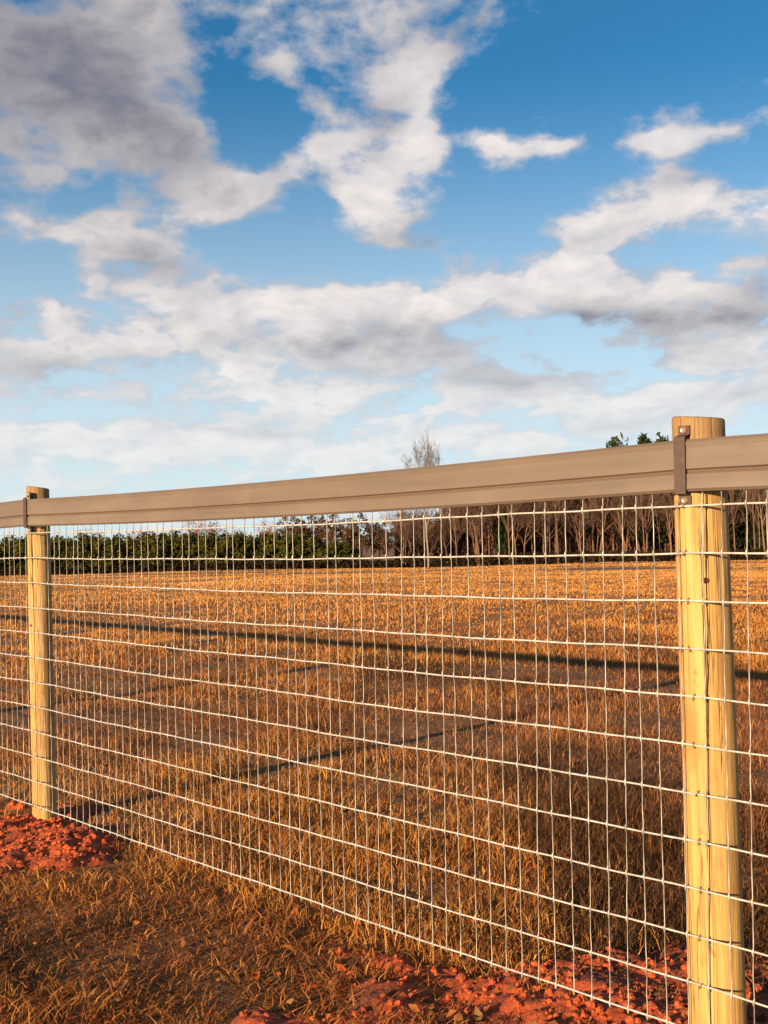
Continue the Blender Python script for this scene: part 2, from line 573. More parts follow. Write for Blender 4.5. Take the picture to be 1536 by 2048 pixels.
tint = np.where(sel[:, None], pick(STRAW, rng.random(n)), pick(BROWN, rng.random(n)))
weed = fbm(x * 1.9 + 12, y * 1.9 + 3, 3, 87)
sel = rng.random(n) < np.clip((weed - 0.55) * 7, 0, 0.85)
tint = np.where(sel[:, None], pick(DEAD, rng.random(n)) * 1.3, tint)
tint = tint * (0.86 + 0.50 * rng.random(n))[:, None] * np.array([0.94, 0.93, 0.92])
tag(make_blades('trampled_grass', x, y, h, wid, lean, tint), 'short trampled brown grass in front of the wire fence', 'grass', kind='stuff')

# thatch: short dead stems lying flat in the near ground
x, y = scatter(260000, 1.6, 16.0, 0.52)
side = fence_side(x, y)
keep = (side < 8.0) & (rng.random(len(x)) > mound_w(x, y) * 0.80)
x, y = x[keep], y[keep]
n = len(x)
h = 0.025 + 0.045 * rng.random(n)
tint = pick(BROWN, rng.random(n)) * (0.55 + 0.75 * fbm(x * 2.2, y * 2.2, 3, 89) + 0.3 * rng.random(n))[:, None]
tag(make_blades('thatch', x, y, h, np.maximum(0.003, 0.0008 * y) * (0.6 + 0.8 * rng.random(n)), np.clip(rng.normal(1.36, 0.12, n), 0.9, 1.52), tint), 'flat brown thatch of dead stems on the near ground', 'thatch', kind='stuff')

# ------------------------------------------------------------------ red clay dug out round the posts
m_clay, t, b = principled('red_clay', 0.9)
pos = t.add('ShaderNodeNewGeometry').outputs['Position']
n1, _ = t.noise(pos, 7.0, 5, 0.6)
n2, _ = t.noise(pos, 40.0, 4, 0.65)
c1 = t.ramp(n1, [(0.3, (0.16, 0.050, 0.020)), (0.46, (0.42, 0.070, 0.016)), (0.58, (0.54, 0.095, 0.020)), (0.75, (0.60, 0.16, 0.036))])
t.put(b.inputs['Base Color'], t.mix(0.5, c1, t.ramp(n2, [(0.35, (0.25, 0.2, 0.2)), (0.65, (1, 1, 1))]), 'MULTIPLY'))
bump(t, b, n2, 0.7, 0.01)


def clod_mesh(seed):
    r = random.Random(seed)
    m = MB()
    rings = []
    for i in range(5):
        a = -math.pi / 2 + math.pi * (i + 0.5) / 5
        rings.append([Vector((math.cos(a) * math.cos(j * math.pi / 3.5), math.cos(a) * math.sin(j * math.pi / 3.5), math.sin(a) * 0.75)) * r.uniform(0.7, 1.2) for j in range(7)])
    m.grid_tube(rings)
    return np.array(m.v), [f for f in m.f]


CLODS = [clod_mesh(s) for s in range(5)]


def clay_mound(i, label):
    mx_, my_, ra, rb, hh = MOUNDS[i]
    ox, oy = mx_, my_
    A_, B_ = MAX_[i]
    N = 170
    s = np.linspace(-1.7 * ra, 1.7 * ra, N); q = np.linspace(-1.7 * rb, 1.7 * rb, N)
    S, Q = np.meshgrid(s, q)
    XX = ox + S * A_.x + Q * B_.x; YY = oy + S * A_.y + Q * B_.y
    w = mound_w(XX, YY)
    lump = fbm(XX * 13, YY * 13, 5, 91, 0.75) - 0.45
    ZZ = ground_h(XX, YY) - 0.014 + (hh * 0.6 + lump * 0.050) * w ** 0.8
    id_ = np.arange(N * N).reshape(N, N)
    qd = np.stack([id_[:-1, :-1], id_[:-1, 1:], id_[1:, 1:], id_[1:, :-1]], -1).reshape(-1, 4)
    root = empty('clay_mound', (ox, oy, gh(ox, oy)))
    loc = np.array([ox, oy, gh(ox, oy)])
    me = mesh_np('soil', np.stack([XX, YY, ZZ], -1).reshape(-1, 3) - loc, [qd], m_clay, False)
    link(bpy.data.objects.new('soil', me), root)
    vs, fs, base = [], [], 0
    nk = 9000
    s_ = (rng.random(nk) * 3 - 1.5) * ra; q_ = (rng.random(nk) * 3 - 1.5) * rb
    cx = ox + s_ * A_.x + q_ * B_.x; cy = oy + s_ * A_.y + q_ * B_.y
    w_ = mound_w(cx, cy)
    ok = (rng.random(nk) < w_ + 0.05) & (w_ > 0.03)
    cx, cy, w_ = cx[ok], cy[ok], w_[ok]
    r_ = 0.0022 + 0.012 * rng.random(len(cx)) ** 4
    g_ = ground_h(cx, cy)
    cz = np.maximum(g_ - 0.014 + (hh * 0.6 + (fbm(cx * 13, cy * 13, 5, 91, 0.75) - 0.45) * 0.050) * w_ ** 0.8, g_) + r_ * 0.3
    an = rng.random(len(cx)) * 6.28
    for k_ in range(len(cx)):
        cv, cf = CLODS[k_ % 5]
        ca, sa = math.cos(an[k_]), math.sin(an[k_])
        rot = np.array([[ca, -sa, 0], [sa, ca, 0], [0, 0, 1]])
        vs.append(cv @ rot.T * r_[k_] + np.array([cx[k_], cy[k_], cz[k_]]) - loc)
        fs += [tuple(j_ + base for j_ in f) for f in cf]
        base += len(cv)
    me = bpy.data.meshes.new('clods')
    me.from_pydata(np.concatenate(vs).tolist(), [], fs)
    me.materials.append(m_clay)
    tag(link(bpy.data.objects.new('clods', me), root), kind='stuff')
    tag(root, label, 'soil mound', 'red clay heaped round the fence posts')


clay_mound(0, 'lumpy red clay heaped in front of the farther fence post on the left')
clay_mound(1, 'lumpy red clay heaped at the foot of the nearer fence post on the right')

# ------------------------------------------------------------------ fence
m_post, t, b = principled('peeled_pine', 0.75)
tco = t.add('ShaderNodeTexCoord').outputs['Object']
oi = t.add('ShaderNodeObjectInfo').outputs['Random']
off = t.vm('ADD', tco, t.add('ShaderNodeCombineXYZ', {2: t.m('MULTIPLY', oi, 7.0)}).outputs[0])
g1, _ = t.noise(t.vm('MULTIPLY', off, (70, 70, 2.0)), 1.0, 6, 0.65, 0.8)
g2, _ = t.noise(t.vm('MULTIPLY', off, (11, 11, 3.5)), 1.0, 5, 0.6)
g3, _ = t.noise(t.vm('MULTIPLY', off, (26, 26, 9.0)), 1.0, 4, 0.6, 1.2)
wood = t.ramp(g1, [(0.28, (0.31, 0.150, 0.038)), (0.48, (0.52, 0.30, 0.085)), (0.72, (0.62, 0.40, 0.140))])
wood = t.mix(t.m('MULTIPLY', t.smooth(g2, 0.46, 0.68), 0.75), wood, (0.30, 0.14, 0.036, 1))
wood = t.mix(t.m('MULTIPLY', t.smooth(g3, 0.60, 0.72), 0.6), wood, (0.20, 0.085, 0.024, 1))
grn, _ = t.noise(t.vm('MULTIPLY', off, (5, 5, 1.5)), 1.0, 3, 0.5)
wood = t.mix(t.m('MULTIPLY', t.smooth(grn, 0.50, 0.72), 0.40), wood, (0.24, 0.21, 0.075, 1))
crk, _ = t.noise(t.vm('MULTIPLY', off, (30, 30, 0.7)), 1.0, 3, 0.5)
crack = t.m('MULTIPLY', t.smooth(t.m('ABSOLUTE', t.m('SUBTRACT', crk, 0.5)), 0.014, 0.0), t.smooth(g2, 0.58, 0.44))
wood = t.mix(t.m('MULTIPLY', crack, 0.85), wood, (0.07, 0.03, 0.012, 1))
pz = t.add('ShaderNodeSeparateXYZ', {0: tco}).outputs[2]
wood = t.mix(t.m('MULTIPLY', t.smooth(t.m('MULTIPLY_ADD', g2, 0.05, pz), 1.325, 1.375), 0.85), wood, (0.26, 0.145, 0.055, 1))
wood = t.mix(0.15, wood, (0, 0, 0, 1))
t.put(b.inputs['Base Color'], wood)
bump(t, b, t.m('SUBTRACT', g1, t.m('MULTIPLY', crack, 2.0)), 0.6, 0.006)

m_knot, t, b = principled('knot_wood', 0.8)
b.inputs['Base Color'].default_value = (0.085, 0.035, 0.012, 1)
b.inputs['Specular IOR Level'].default_value = 0.1

m_rail, t, b = principled('tan_rail_vinyl', 0.55)
tco = t.add('ShaderNodeTexCoord').outputs['Object']
g1, _ = t.noise(t.vm('MULTIPLY', tco, (1.5, 1.5, 30)), 1.0, 5, 0.6)
g2, _ = t.noise(t.vm('MULTIPLY', tco, (9, 9, 22)), 1.0, 5, 0.65)
g3, _ = t.noise(t.vm('MULTIPLY', tco, (2.2, 2.2, 3)), 1.0, 4, 0.6)
c_ = t.ramp(g1, [(0.3, (0.106, 0.076, 0.058)), (0.7, (0.140, 0.100, 0.076))])
c_ = t.mix(t.m('MULTIPLY', t.smooth(g3, 0.45, 0.7), 0.35), c_, (0.20, 0.148, 0.108, 1))
c_ = t.mix(t.m('MULTIPLY', t.smooth(g2, 0.60, 0.75), 0.4), c_, (0.095, 0.062, 0.044, 1))
t.put(b.inputs['Base Color'], c_)
t.put(b.inputs['Roughness'], t.m('MULTIPLY_ADD', g2, 0.4, 0.35))
bump(t, b, g2, 0.15, 0.002)
m_groove_shade, t, b = principled('rail_groove_shade', 0.7)  # dark brown colour standing for the shadow line in the rail's groove
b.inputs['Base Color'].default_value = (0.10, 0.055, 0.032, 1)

m_brkt, t, b = principled('brown_bracket_steel', 0.5)
tco = t.add('ShaderNodeTexCoord').outputs['Object']
g1, _ = t.noise(tco, 60, 4, 0.6)
t.put(b.inputs['Base Color'], t.ramp(g1, [(0.3, (0.045, 0.023, 0.018)), (0.7, (0.08, 0.042, 0.030))]))
m_screw, t, b = principled('screw_steel', 0.45)
b.inputs['Base Color'].default_value = (0.34, 0.24, 0.17, 1)
b.inputs['Metallic'].default_value = 0.6

m_wire, t, b = principled('galvanised_wire', 0.42)
pos = t.add('ShaderNodeNewGeometry').outputs['Position']
g1, _ = t.noise(pos, 35, 3, 0.6)
t.put(b.inputs['Base Color'], t.ramp(g1, [(0.3, (0.34, 0.31, 0.28)), (0.7, (0.62, 0.58, 0.53))]))
b.inputs['Metallic'].default_value = 0.25

m_stay, t, b = principled('dull_zinc_wire', 0.5)
pos = t.add('ShaderNodeNewGeometry').outputs['Position']
g1, _ = t.noise(pos, 14, 4, 0.65)
t.put(b.inputs['Base Color'], t.ramp(g1, [(0.35, (0.20, 0.175, 0.15)), (0.65, (0.44, 0.40, 0.35))]))
b.inputs['Metallic'].default_value = 0.25

fence = empty('fence', (PR.x, PR.y, 0), math.atan2(FT.y, FT.x))
# local frame of the fence: +x along the line to the left, +y = left of +x, z up
FY = Vector((-FT.y, FT.x, 0))
CS = 1 if FY.dot(FN) > 0 else -1          # sign of local y towards the camera's side
tag(fence, 'woven wire field fence with tan top rail on round yellow pine posts', 'fence')

S0, S1 = -SPAN - 0.25, 7 * SPAN + 0.25
STAY_END = 2 * SPAN + 0.25             # beyond this the stays are joined into one part
POSTS = [SPAN * q for q in range(-1, 8)]
ROW = 0.1016
BOT = 0.078


def sag(s):
    f = (s / SPAN) % 1.0
    return -0.010 * 4 * f * (1 - f)


def wav(s):
    f = (s / SPAN) % 1.0
    return (math.sin(s * 2.9) * 0.004 + math.sin(s * 7.1 + 1) * 0.0015) * math.sin(math.pi * f)


WY = POST_R + 0.004


def post(s, top, seed, leanx, leany, rad0=0.057):
    POST_R = rad0
    r = random.Random(seed)
    ph = [r.uniform(0, 6.28) for _ in range(6)]
    z0, N, H = -0.35, 72, 60
    rings = []
    for i in range(H):
        f = i / (H - 1)
        z = z0 + (top - z0) * f
        rad = POST_R * (1.04 - 0.07 * f)
        rr = []
        for j in range(N):
            a = 2 * math.pi * j / N
            q = 1 - 0.10 * math.exp(-(((a - ph[4]) % 6.2832 - 3.14) / 0.05) ** 2) * (0.4 + 0.6 * math.sin(z * 2 + ph[5])) ** 2 + 0.018 * math.sin(2 * a + ph[0] + z * 0.8) + 0.010 * math.sin(3 * a + ph[1] - z * 2.2) + 0.006 * math.sin(z * 9 + ph[2] + a) + r.uniform(-0.003, 0.003)
            rr.append((rad * q * math.cos(a), rad * q * math.sin(a), z + (0.006 * math.sin(a + ph[3]) if i == H - 1 else 0)))
        rings.append(rr)
    last = rings[-1]
    rings[-1] = [(x_, y_, z_ - 0.004) for (x_, y_, z_) in last]
    rings.append([(x_ * 0.93, y_ * 0.93, z_) for (x_, y_, z_) in last])
    m = MB()
    m.grid_tube(rings)
    p = m.build('post', m_post, fence, True)
    p.location = (s, CS * (0.058 - rad0), 0)
    p.rotation_euler = (leanx, leany, 0)
    # knots: shallow dark discs let into the wood
    for (zz, ang, rz_) in [(1.035 - 0.22 * (seed - 1), -0.62 + 0.5 * (seed - 1), 0.0085), (0.66, 1.9, 0.008), (0.42 + 0.1 * seed, 3.4, 0.010)]:
        a = CS * math.pi / 2 - CS * ang
        ra_ = POST_R * (1.04 - 0.07 * (zz + 0.35) / (top + 0.35)) * 1.0
        kx, ky = math.cos(a), math.sin(a)
        tx, ty = -ky, kx
        mk = MB()
        ringsk = []
        for (fr, out) in [(1.0, -0.006), (1.0, 0.0004), (0.8, 0.0012), (0.4, 0.0014)]:
            ringsk.append([(kx * (ra_ + out) + tx * math.cos(b_) * rz_ * fr, ky * (ra_ + out) + ty * math.cos(b_) * rz_ * fr, zz + math.sin(b_) * rz_ * 0.75 * fr) for b_ in [2 * math.pi * j / 12 for j in range(12)]])
        mk.grid_tube(ringsk)
        mk.build('knot', m_knot, p, True)
    return p


post(POSTS[0], 1.40, 4, 0.008, 0.004)
post(POSTS[1] - 0.010, 1.385, 1, -0.002, 0.015)
post(POSTS[2], 1.385, 2, 0.002, 0.008, 0.047)
post(POSTS[3], 1.41, 3, -0.008, 0.006)
for q in range(4, 9):
    post(POSTS[q], 1.39, q + 1, 0.004 * (-1) ** q, 0.003 * (-1) ** (q // 2))

# rail: a broad flat band with thickened edges and a groove below the middle; a dark ribbon paints its shade
RAIL_Z = 1.279
RAIL_H = 0.110
prof = []
hh = RAIL_H / 2
front = [(-hh, 0.001), (-hh + 0.006, 0.0065), (-hh + 0.016, 0.0050), (-0.019, 0.0050), (-0.0145, 0.0010), (-0.0105, 0.0010), (-0.007, 0.0064), (hh - 0.018, 0.0050), (hh - 0.007, 0.0070), (hh, 0.001)]
back = [(hh - 0.004, -0.003), (-hh + 0.004, -0.003)]
prof = front + back
NS = 300
RY = WY + 0.0088
rings, groove_shade = [], []
for i in range(NS + 1):
    s = S0 + (S1 - S0) * i / NS
    zc = RAIL_Z + sag(s) * 1.3
    rings.append([(s, CS * (RY + o_), zc + z_) for (z_, o_) in prof])
    groove_shade.append([(s, CS * (RY + o_), zc + z_) for (z_, o_) in [(-0.0145, 0.0013), (-0.0105, 0.0013), (-0.0105, 0.0021), (-0.0145, 0.0021)]])
mr = MB(); mr.grid_tube(rings)
rail = mr.build('rail', m_rail, fence)
ms = MB(); ms.grid_tube(groove_shade)
ms.build('groove_shade', m_groove_shade, rail)

# staples that pin the line wires to the two posts in view
sm = MB()
sm.tube([(0, -CS * 0.004, -0.006), (0, CS * 0.0035, -0.006), (0, CS * 0.0050, 0.0), (0, CS * 0.0035, 0.006), (0, -CS * 0.004, 0.006)], 0.0013, 5)
staple_me = sm.mesh('staple', m_screw, True)
for (s, lean_) in ((-0.010, 0.015), (SPAN, 0.008)):
    for i in range(0, 12, 1 if s < 1 else 2):
        zz = BOT + i * ROW + sag(s) * (0.4 + 0.05 * i)
        o = link(bpy.data.objects.new('staple', staple_me), fence)
        o.location = (s + zz * lean_ + random.uniform(-0.006, 0.006), CS * (WY + wav(s)), zz)
        o.rotation_euler = (0, random.uniform(-0.5, 0.5), 0)


def bracket(s, zc):
    m = MB()
    w = 0.0135
    y0 = POST_R + 0.001
    yo = RY + 0.0080
    path = [(0.085, y0), (0.066, y0), (0.060, yo), (-0.060, yo), (-0.064, y0), (-0.083, y0)]
    th = 0.003
    top_ = [(s, y_, z_) for (z_, y_) in path]
    rings = []
    for (z_, y_) in path:
        rings.append([(s - w, CS * y_, zc + z_), (s + w, CS * y_, zc + z_), (s + w, CS * (y_ + th), zc + z_), (s - w, CS * (y_ + th), zc + z_)])
    m.grid_tube(rings)
    bo = m.build('bracket', m_brkt, fence)
    for z_ in (0.0755, -0.0735):
        k_ = MB()
        rr = []
        for (rad, out) in [(0.008, 0.0), (0.008, 0.003), (0.0055, 0.0052), (0.003, 0.0045)]:
            rr.append([(s + math.cos(a) * rad, CS * (y0 + th + out), zc + z_ + math.sin(a) * rad) for a in [2 * math.pi * j / 10 for j in range(10)]])
        k_.grid_tube(rr)
        k_.build('screw', m_screw, bo)


for q, s in enumerate(POSTS):
    bracket(s + (0.009 if q == 1 else -0.018 if q == 2 else 0.0), RAIL_Z)

# woven mesh: 13 line wires and upright stays tied to them with wrapped knots
for i in range(13):
    m = MB()
    pts = []
    NSg = 520
    for q in range(NSg + 1):
        s = S0 + (S1 - S0) * q / NSg
        pts.append((s, CS * (WY + wav(s)), BOT + i * ROW + sag(s) * (0.4 + 0.05 * i) + 0.0008 * math.sin(s * 21 + i * 2.1) + 0.0012 * math.sin(s * 5.3 + i)))
    m.tube(pts, 0.0023 if i not in (0, 12) else 0.0025, 6)
    m.build('line_wire', m_wire, fence, True)

stay_meshes = []
for vseed in range(4):
    r = random.Random(50 + vseed)
    m = MB()
    pts, rad = [], []
    for i in range(13):
        zc = i * ROW
        for (dz_, dy_, rr_) in [(-0.009, 0.0, 0.0013), (-0.006, 0.0015, 0.0022), (0.0, 0.002, 0.0029), (0.006, 0.0015, 0.0022), (0.009, 0.0, 0.0013)]:
            pts.append((r.uniform(-0.0009, 0.0009), CS * dy_, zc + dz_))
            rad.append(rr_)
        if i < 12:
            pts.append((r.uniform(-0.0016, 0.0016), 0, zc + ROW / 2)); rad.append(0.0013)
    m.tube(pts, rad, 6)
    stay_meshes.append(m.mesh('stay_wire', m_stay, True))
PITCH = 0.0508
ns = int((S1 - S0) / PITCH)
far = MB()
for q in range(ns):
    s = S0 + 0.02 + q * PITCH
    if s > STAY_END:
        far.tube([(s, CS * (WY + wav(s)), BOT + sag(s)), (s, CS * (WY + wav(s)), BOT + 12 * ROW + sag(s))], 0.0012, 4)
        continue
    o = bpy.data.objects.new('stay_wire', stay_meshes[q % 4])
    link(o, fence)
    o.location = (s + random.uniform(-0.002, 0.002), CS * (WY + wav(s)), BOT + sag(s) * 0.6)
    o.rotation_euler = (0, random.gauss(0, 0.006), 0)
tag(far.build('stay_wires', m_wire, fence), kind='stuff')

# ------------------------------------------------------------------ trees along the far edge of the field
def bark(name, stops):
    m, t, b = principled(name, 0.9)
    p_ = t.add('ShaderNodeTexCoord').outputs['Object']
    n_, _ = t.noise(t.vm('MULTIPLY', p_, (6, 6, 1.5)), 1.0, 5, 0.6)
    rnd = t.add('ShaderNodeObjectInfo').outputs['Random']
    c_ = t.ramp(n_, stops)
    v_ = t.add('ShaderNodeHueSaturation', {'Color': c_, 'Value': t.m('MULTIPLY_ADD', rnd, 0.6, 0.7), 'Saturation': 1.0}).outputs[0]
    t.put(b.inputs['Base Color'], v_)
    return m


m_bark = bark('brown_bark', [(0.3, (0.095, 0.048, 0.030)), (0.7, (0.20, 0.100, 0.060))])
m_twig = bark('brown_twigs', [(0.3, (0.060, 0.032, 0.020)), (0.7, (0.115, 0.058, 0.035))])
m_pale = bark('pale_bark', [(0.3, (0.15, 0.125, 0.110)), (0.7, (0.26, 0.21, 0.185))])
m_redtw = bark('reddish_twigs', [(0.3, (0.24, 0.10, 0.09)), (0.7, (0.36, 0.16, 0.14))])


def leaf_mat(name, stops):
    m = bpy.data.materials.new(name)
    m.use_nodes = True
    t = NT(m.node_tree)
    t.n.clear()
    p_ = t.add('ShaderNodeTexCoord').outputs['Object']
    n_, _ = t.noise(p_, 1.6, 4, 0.7)
    rnd = t.add('ShaderNodeObjectInfo').outputs['Random']
    c_ = t.ramp(n_, stops)
    c_ = t.add('ShaderNodeHueSaturation', {'Color': c_, 'Value': t.m('MULTIPLY_ADD', rnd, 0.5, 0.75)}).outputs[0]
    d_ = t.add('ShaderNodeBsdfDiffuse', {'Color': c_})
    tr = t.add('ShaderNodeBsdfTranslucent', {'Color': c_})
    mx_ = t.add('ShaderNodeMixShader', {0: 0.25, 1: d_.outputs[0], 2: tr.outputs[0]})
    t.add('ShaderNodeOutputMaterial', {0: mx_.outputs[0]})
    return m


m_olive = leaf_mat('olive_leaves', [(0.3, (0.036, 0.040, 0.009)), (0.5, (0.072, 0.072, 0.014)), (0.7, (0.125, 0.105, 0.020))])
m_dgreen = leaf_mat('dark_needles', [(0.3, (0.018, 0.030, 0.012)), (0.7, (0.050, 0.070, 0.025))])
m_russet = leaf_mat('russet_leaves', [(0.3, (0.075, 0.040, 0.020)), (0.7, (0.16, 0.085, 0.040))])
m_strip = leaf_mat('dark_strip_leaves', [(0.3, (0.022, 0.016, 0.010)), (0.7, (0.060, 0.040, 0.022))])


def grow(seed, height, levels=4, spread=0.55, trunk_frac=0.35, rad0=None, kids=(3, 5)):
    """bare tree: returns trunk MB and twig MB (unit metres)"""
    r = random.Random(seed)
    tm, cm = MB(), MB()
    rad0 = rad0 or height * 0.016

    def branch(p, d, length, rad, lev):
        pts, rads = [p.copy()], [rad]
        nseg = 5 if lev == 0 else 4 if lev == 1 else 3
        for i in range(nseg):
            j = 0.08 if lev == 0 else 0.20
            d = (d + Vector((r.uniform(-j, j), r.uniform(-j, j), r.uniform(-0.02, 0.12)))).normalized()
            p = p + d * length / nseg
            pts.append(p.copy())
            rads.append(max(rad * (1 - 0.62 * (i + 1) / nseg), 0.008))
        (tm if lev < 2 else cm).tube(pts, rads, 6 if lev == 0 else 4 if lev == 1 else 3, False)
        if lev >= levels:
            return
        nk = r.randint(*kids) + (4 if lev == 0 else 0)
        for q in range(nk):
            f = r.uniform(trunk_frac if lev == 0 else 0.25, 1.0)
            i = min(int(f * nseg), nseg - 1)
            base = pts[i].lerp(pts[i + 1], f * nseg - i)
            a = r.uniform(0, 2 * math.pi)
            o1 = d.orthogonal().normalized()
            o2 = d.cross(o1)
            nd = (d * (1 - spread * 0.6) + (o1 * math.cos(a) + o2 * math.sin(a)) * spread * r.uniform(0.7, 1.3) + Vector((0, 0, 0.22))).normalized()
            branch(base, nd, length * r.uniform(0.42, 0.68) * (1.1 - 0.45 * f if lev == 0 else 1), max(rads[i] * 0.55, 0.012), lev + 1)

    branch(Vector((0, 0, -0.2)), Vector((0, 0, 1)), height * 0.80, rad0, 0)
    return tm, cm


def leaf_cloud(seed, n, shape, size, flat=0.0):
    """many small leaf faces spread in clumps through a crown's volume"""
    r = np.random.default_rng(seed)
    nc = max(10, n // 26)
    cs = np.array([shape(r) for _ in range(nc)])
    ci = r.integers(0, nc, n)
    cr = size * 2.6 * (0.6 + 0.8 * r.random(nc))
    off_ = r.normal(0, 1, (n, 3))
    off_ /= np.maximum(np.linalg.norm(off_, axis=1, keepdims=True), 1e-6)
    c = cs[ci] + off_ * (cr[ci] * r.random(n) ** 0.5)[:, None]
    a = r.normal(0, 1, (n, 3)); a /= np.linalg.norm(a, axis=1, keepdims=True)
    b_ = np.cross(a, r.normal(0, 1, (n, 3))); b_ /= np.linalg.norm(b_, axis=1, keepdims=True)
    s_ = size * (0.6 + 0.8 * r.random(n))[:, None]
    V = np.stack([c - a * s_, c + b_ * s_ * 0.45, c + a * s_, c - b_ * s_ * 0.45], 1).reshape(-1, 3)
    F_ = np.arange(n * 4).reshape(n, 4)
    return V, F_


def shape_ellip(rx, rz, zc, power=0.45):
    def f(r):
        d = r.normal(0, 1, 3); d /= np.linalg.norm(d)
        q = r.random() ** power
        return d * np.array([rx, rx, rz]) * q + np.array([0, 0, zc])
    return f


def shape_cone(rx, z0, z1):
    def f(r):
        q = r.random() ** 1.5
        a = r.random() * 6.283
        rr = rx * (1 - q) ** 0.8 * (0.45 + 0.55 * r.random())
        return np.array([rr * math.cos(a), rr * math.sin(a), z0 + (z1 - z0) * q])
    return f


def tree_kind(name, variants):
    """variants: list of lists of (part_name, mesh)"""
    def place(k_, x_, y_, rz, sc, sz, label, cat, group=None):
        root = empty(name, (x_, y_, gh(x_, y_) - 0.02), rz)
        root.scale = (sc, sc, sz)
        for (pn, me) in variants[k_ % len(variants)]:
            link(bpy.data.objects.new(pn, me), root)
        return tag(root, label, cat, group)
    return place


# shared meshes, about 10 m tall bare trees, 2.6 m shrubs, 10 m pines
bare_v = []
for sd in range(8):
    tm, cm = grow(100 + sd, 10.0, 4, (0.35, 0.6, 0.45, 0.7)[sd % 4], (0.35, 0.25, 0.5)[sd % 3], (0.15, 0.11, 0.19)[sd % 3], (3, 5) if sd % 2 else (2, 5))
    bare_v.append([('trunk', tm.mesh('trunk', m_bark, True)), ('crown', cm.mesh('crown', m_twig))])
place_bare = tree_kind('bare_tree', bare_v)

rus_v = []
for sd in range(3):
    tm, cm = grow(141 + sd * 3, 8.0, 3, 0.6, 0.3, 0.11)
    V, F_ = leaf_cloud(150 + sd, 1500, shape_ellip(1.7, 2.6, 5.0), 0.16)
    rus_v.append([('trunk', tm.mesh('trunk', m_bark, True)), ('crown', mesh_np('crown', V, [F_], m_russet))])
place_russet = tree_kind('russet_tree', rus_v)

red_v = []
for sd in range(3):
    tm, cm = grow(170 + sd, 6.0, 4, 0.75, 0.3, 0.08, (4, 6))
    red_v.append([('trunk', tm.mesh('trunk', m_redtw, True)), ('crown', cm.mesh('crown', m_redtw))])
place_red = tree_kind('reddish_tree', red_v)

shrub_v = []
for sd in range(4):
    V, F_ = leaf_cloud(200 + sd, 1500, shape_ellip(1.45, 1.15, 1.35, 0.4), 0.13)
    m = MB()
    r = random.Random(sd)
    for q in range(6):
        a = r.uniform(0, 6.28); l = r.uniform(0.3, 0.9)
        m.tube([(0.1 * math.cos(a), 0.1 * math.sin(a), -0.1), (0.4 * l * math.cos(a), 0.4 * l * math.sin(a), 0.9), (l * math.cos(a), l * math.sin(a), 1.9)], [0.04, 0.03, 0.012], 5)
    shrub_v.append([('crown', mesh_np('crown', V, [F_], m_olive)), ('trunk', m.mesh('trunk', m_bark, True))])
place_shrub = tree_kind('hedge_shrub', shrub_v)

pine_v = []
for sd in range(3):
    V, F_ = leaf_cloud(230 + sd, 5200, shape_cone(2.3, 2.0, 10.2) if sd != 1 else shape_ellip(1.9, 2.9, 6.9, 0.30), 0.24)
    m = MB(); m.tube([(0, 0, -0.2), (0.05, 0, 4), (0, 0.05, 9.6)], [0.17, 0.12, 0.03], 7)
    pine_v.append([('crown', mesh_np('crown', V, [F_], m_dgreen)), ('trunk', m.mesh('trunk', m_bark, True))])
place_pine = tree_kind('evergreen_tree', pine_v)


def xat(u, depth):
    return (u - 768) / F_PX * depth


rt = random.Random(5)
EDGE = 112.0
# hedge of green shrubs along the left of the far edge
for q in range(74):
    u = -420 + q * 15.2 + rt.uniform(-9, 9)
    d = EDGE + rt.uniform(-0.8, 1.6)
    tall = 1.50 if u < 420 else 1.40 if u < 600 else 1.1
    place_shrub(q, xat(u, d), d, rt.uniform(0, 6.28), rt.uniform(1.2, 1.6), tall * rt.uniform(0.93, 1.04), 'dense olive green shrub in the low hedge along the left of the far field edge', 'shrub', 'shrubs of the far hedge')
# bare reddish trees looking over the hedge
for q, (u, hh_) in enumerate([(180, 0.72), (275, 0.74), (345, 0.80), (385, 0.84), (425, 0.84), (462, 0.82), (530, 0.78), (-60, 0.75), (-200, 0.8)]):
    d = 120 + rt.uniform(-2, 3)
    place_red(q, xat(u, d), d, rt.uniform(0, 6.28), 0.75, hh_, 'small bare reddish tree showing over the green hedge', 'tree', 'reddish trees behind the hedge')
# scrubby russet trees in the middle
for q in range(13):
    u = 572 + q * 17 + rt.uniform(-6, 6)
    d = 116 + rt.uniform(-2, 3)
    place_russet(q, xat(u, d), d, rt.uniform(0, 6.28), 0.66, rt.uniform(0.66, 0.76) * (0.9 if u > 740 else 1), 'short russet leaved scrub tree between the green hedge and the taller wood', 'tree', 'scrub trees in the middle of the far edge')
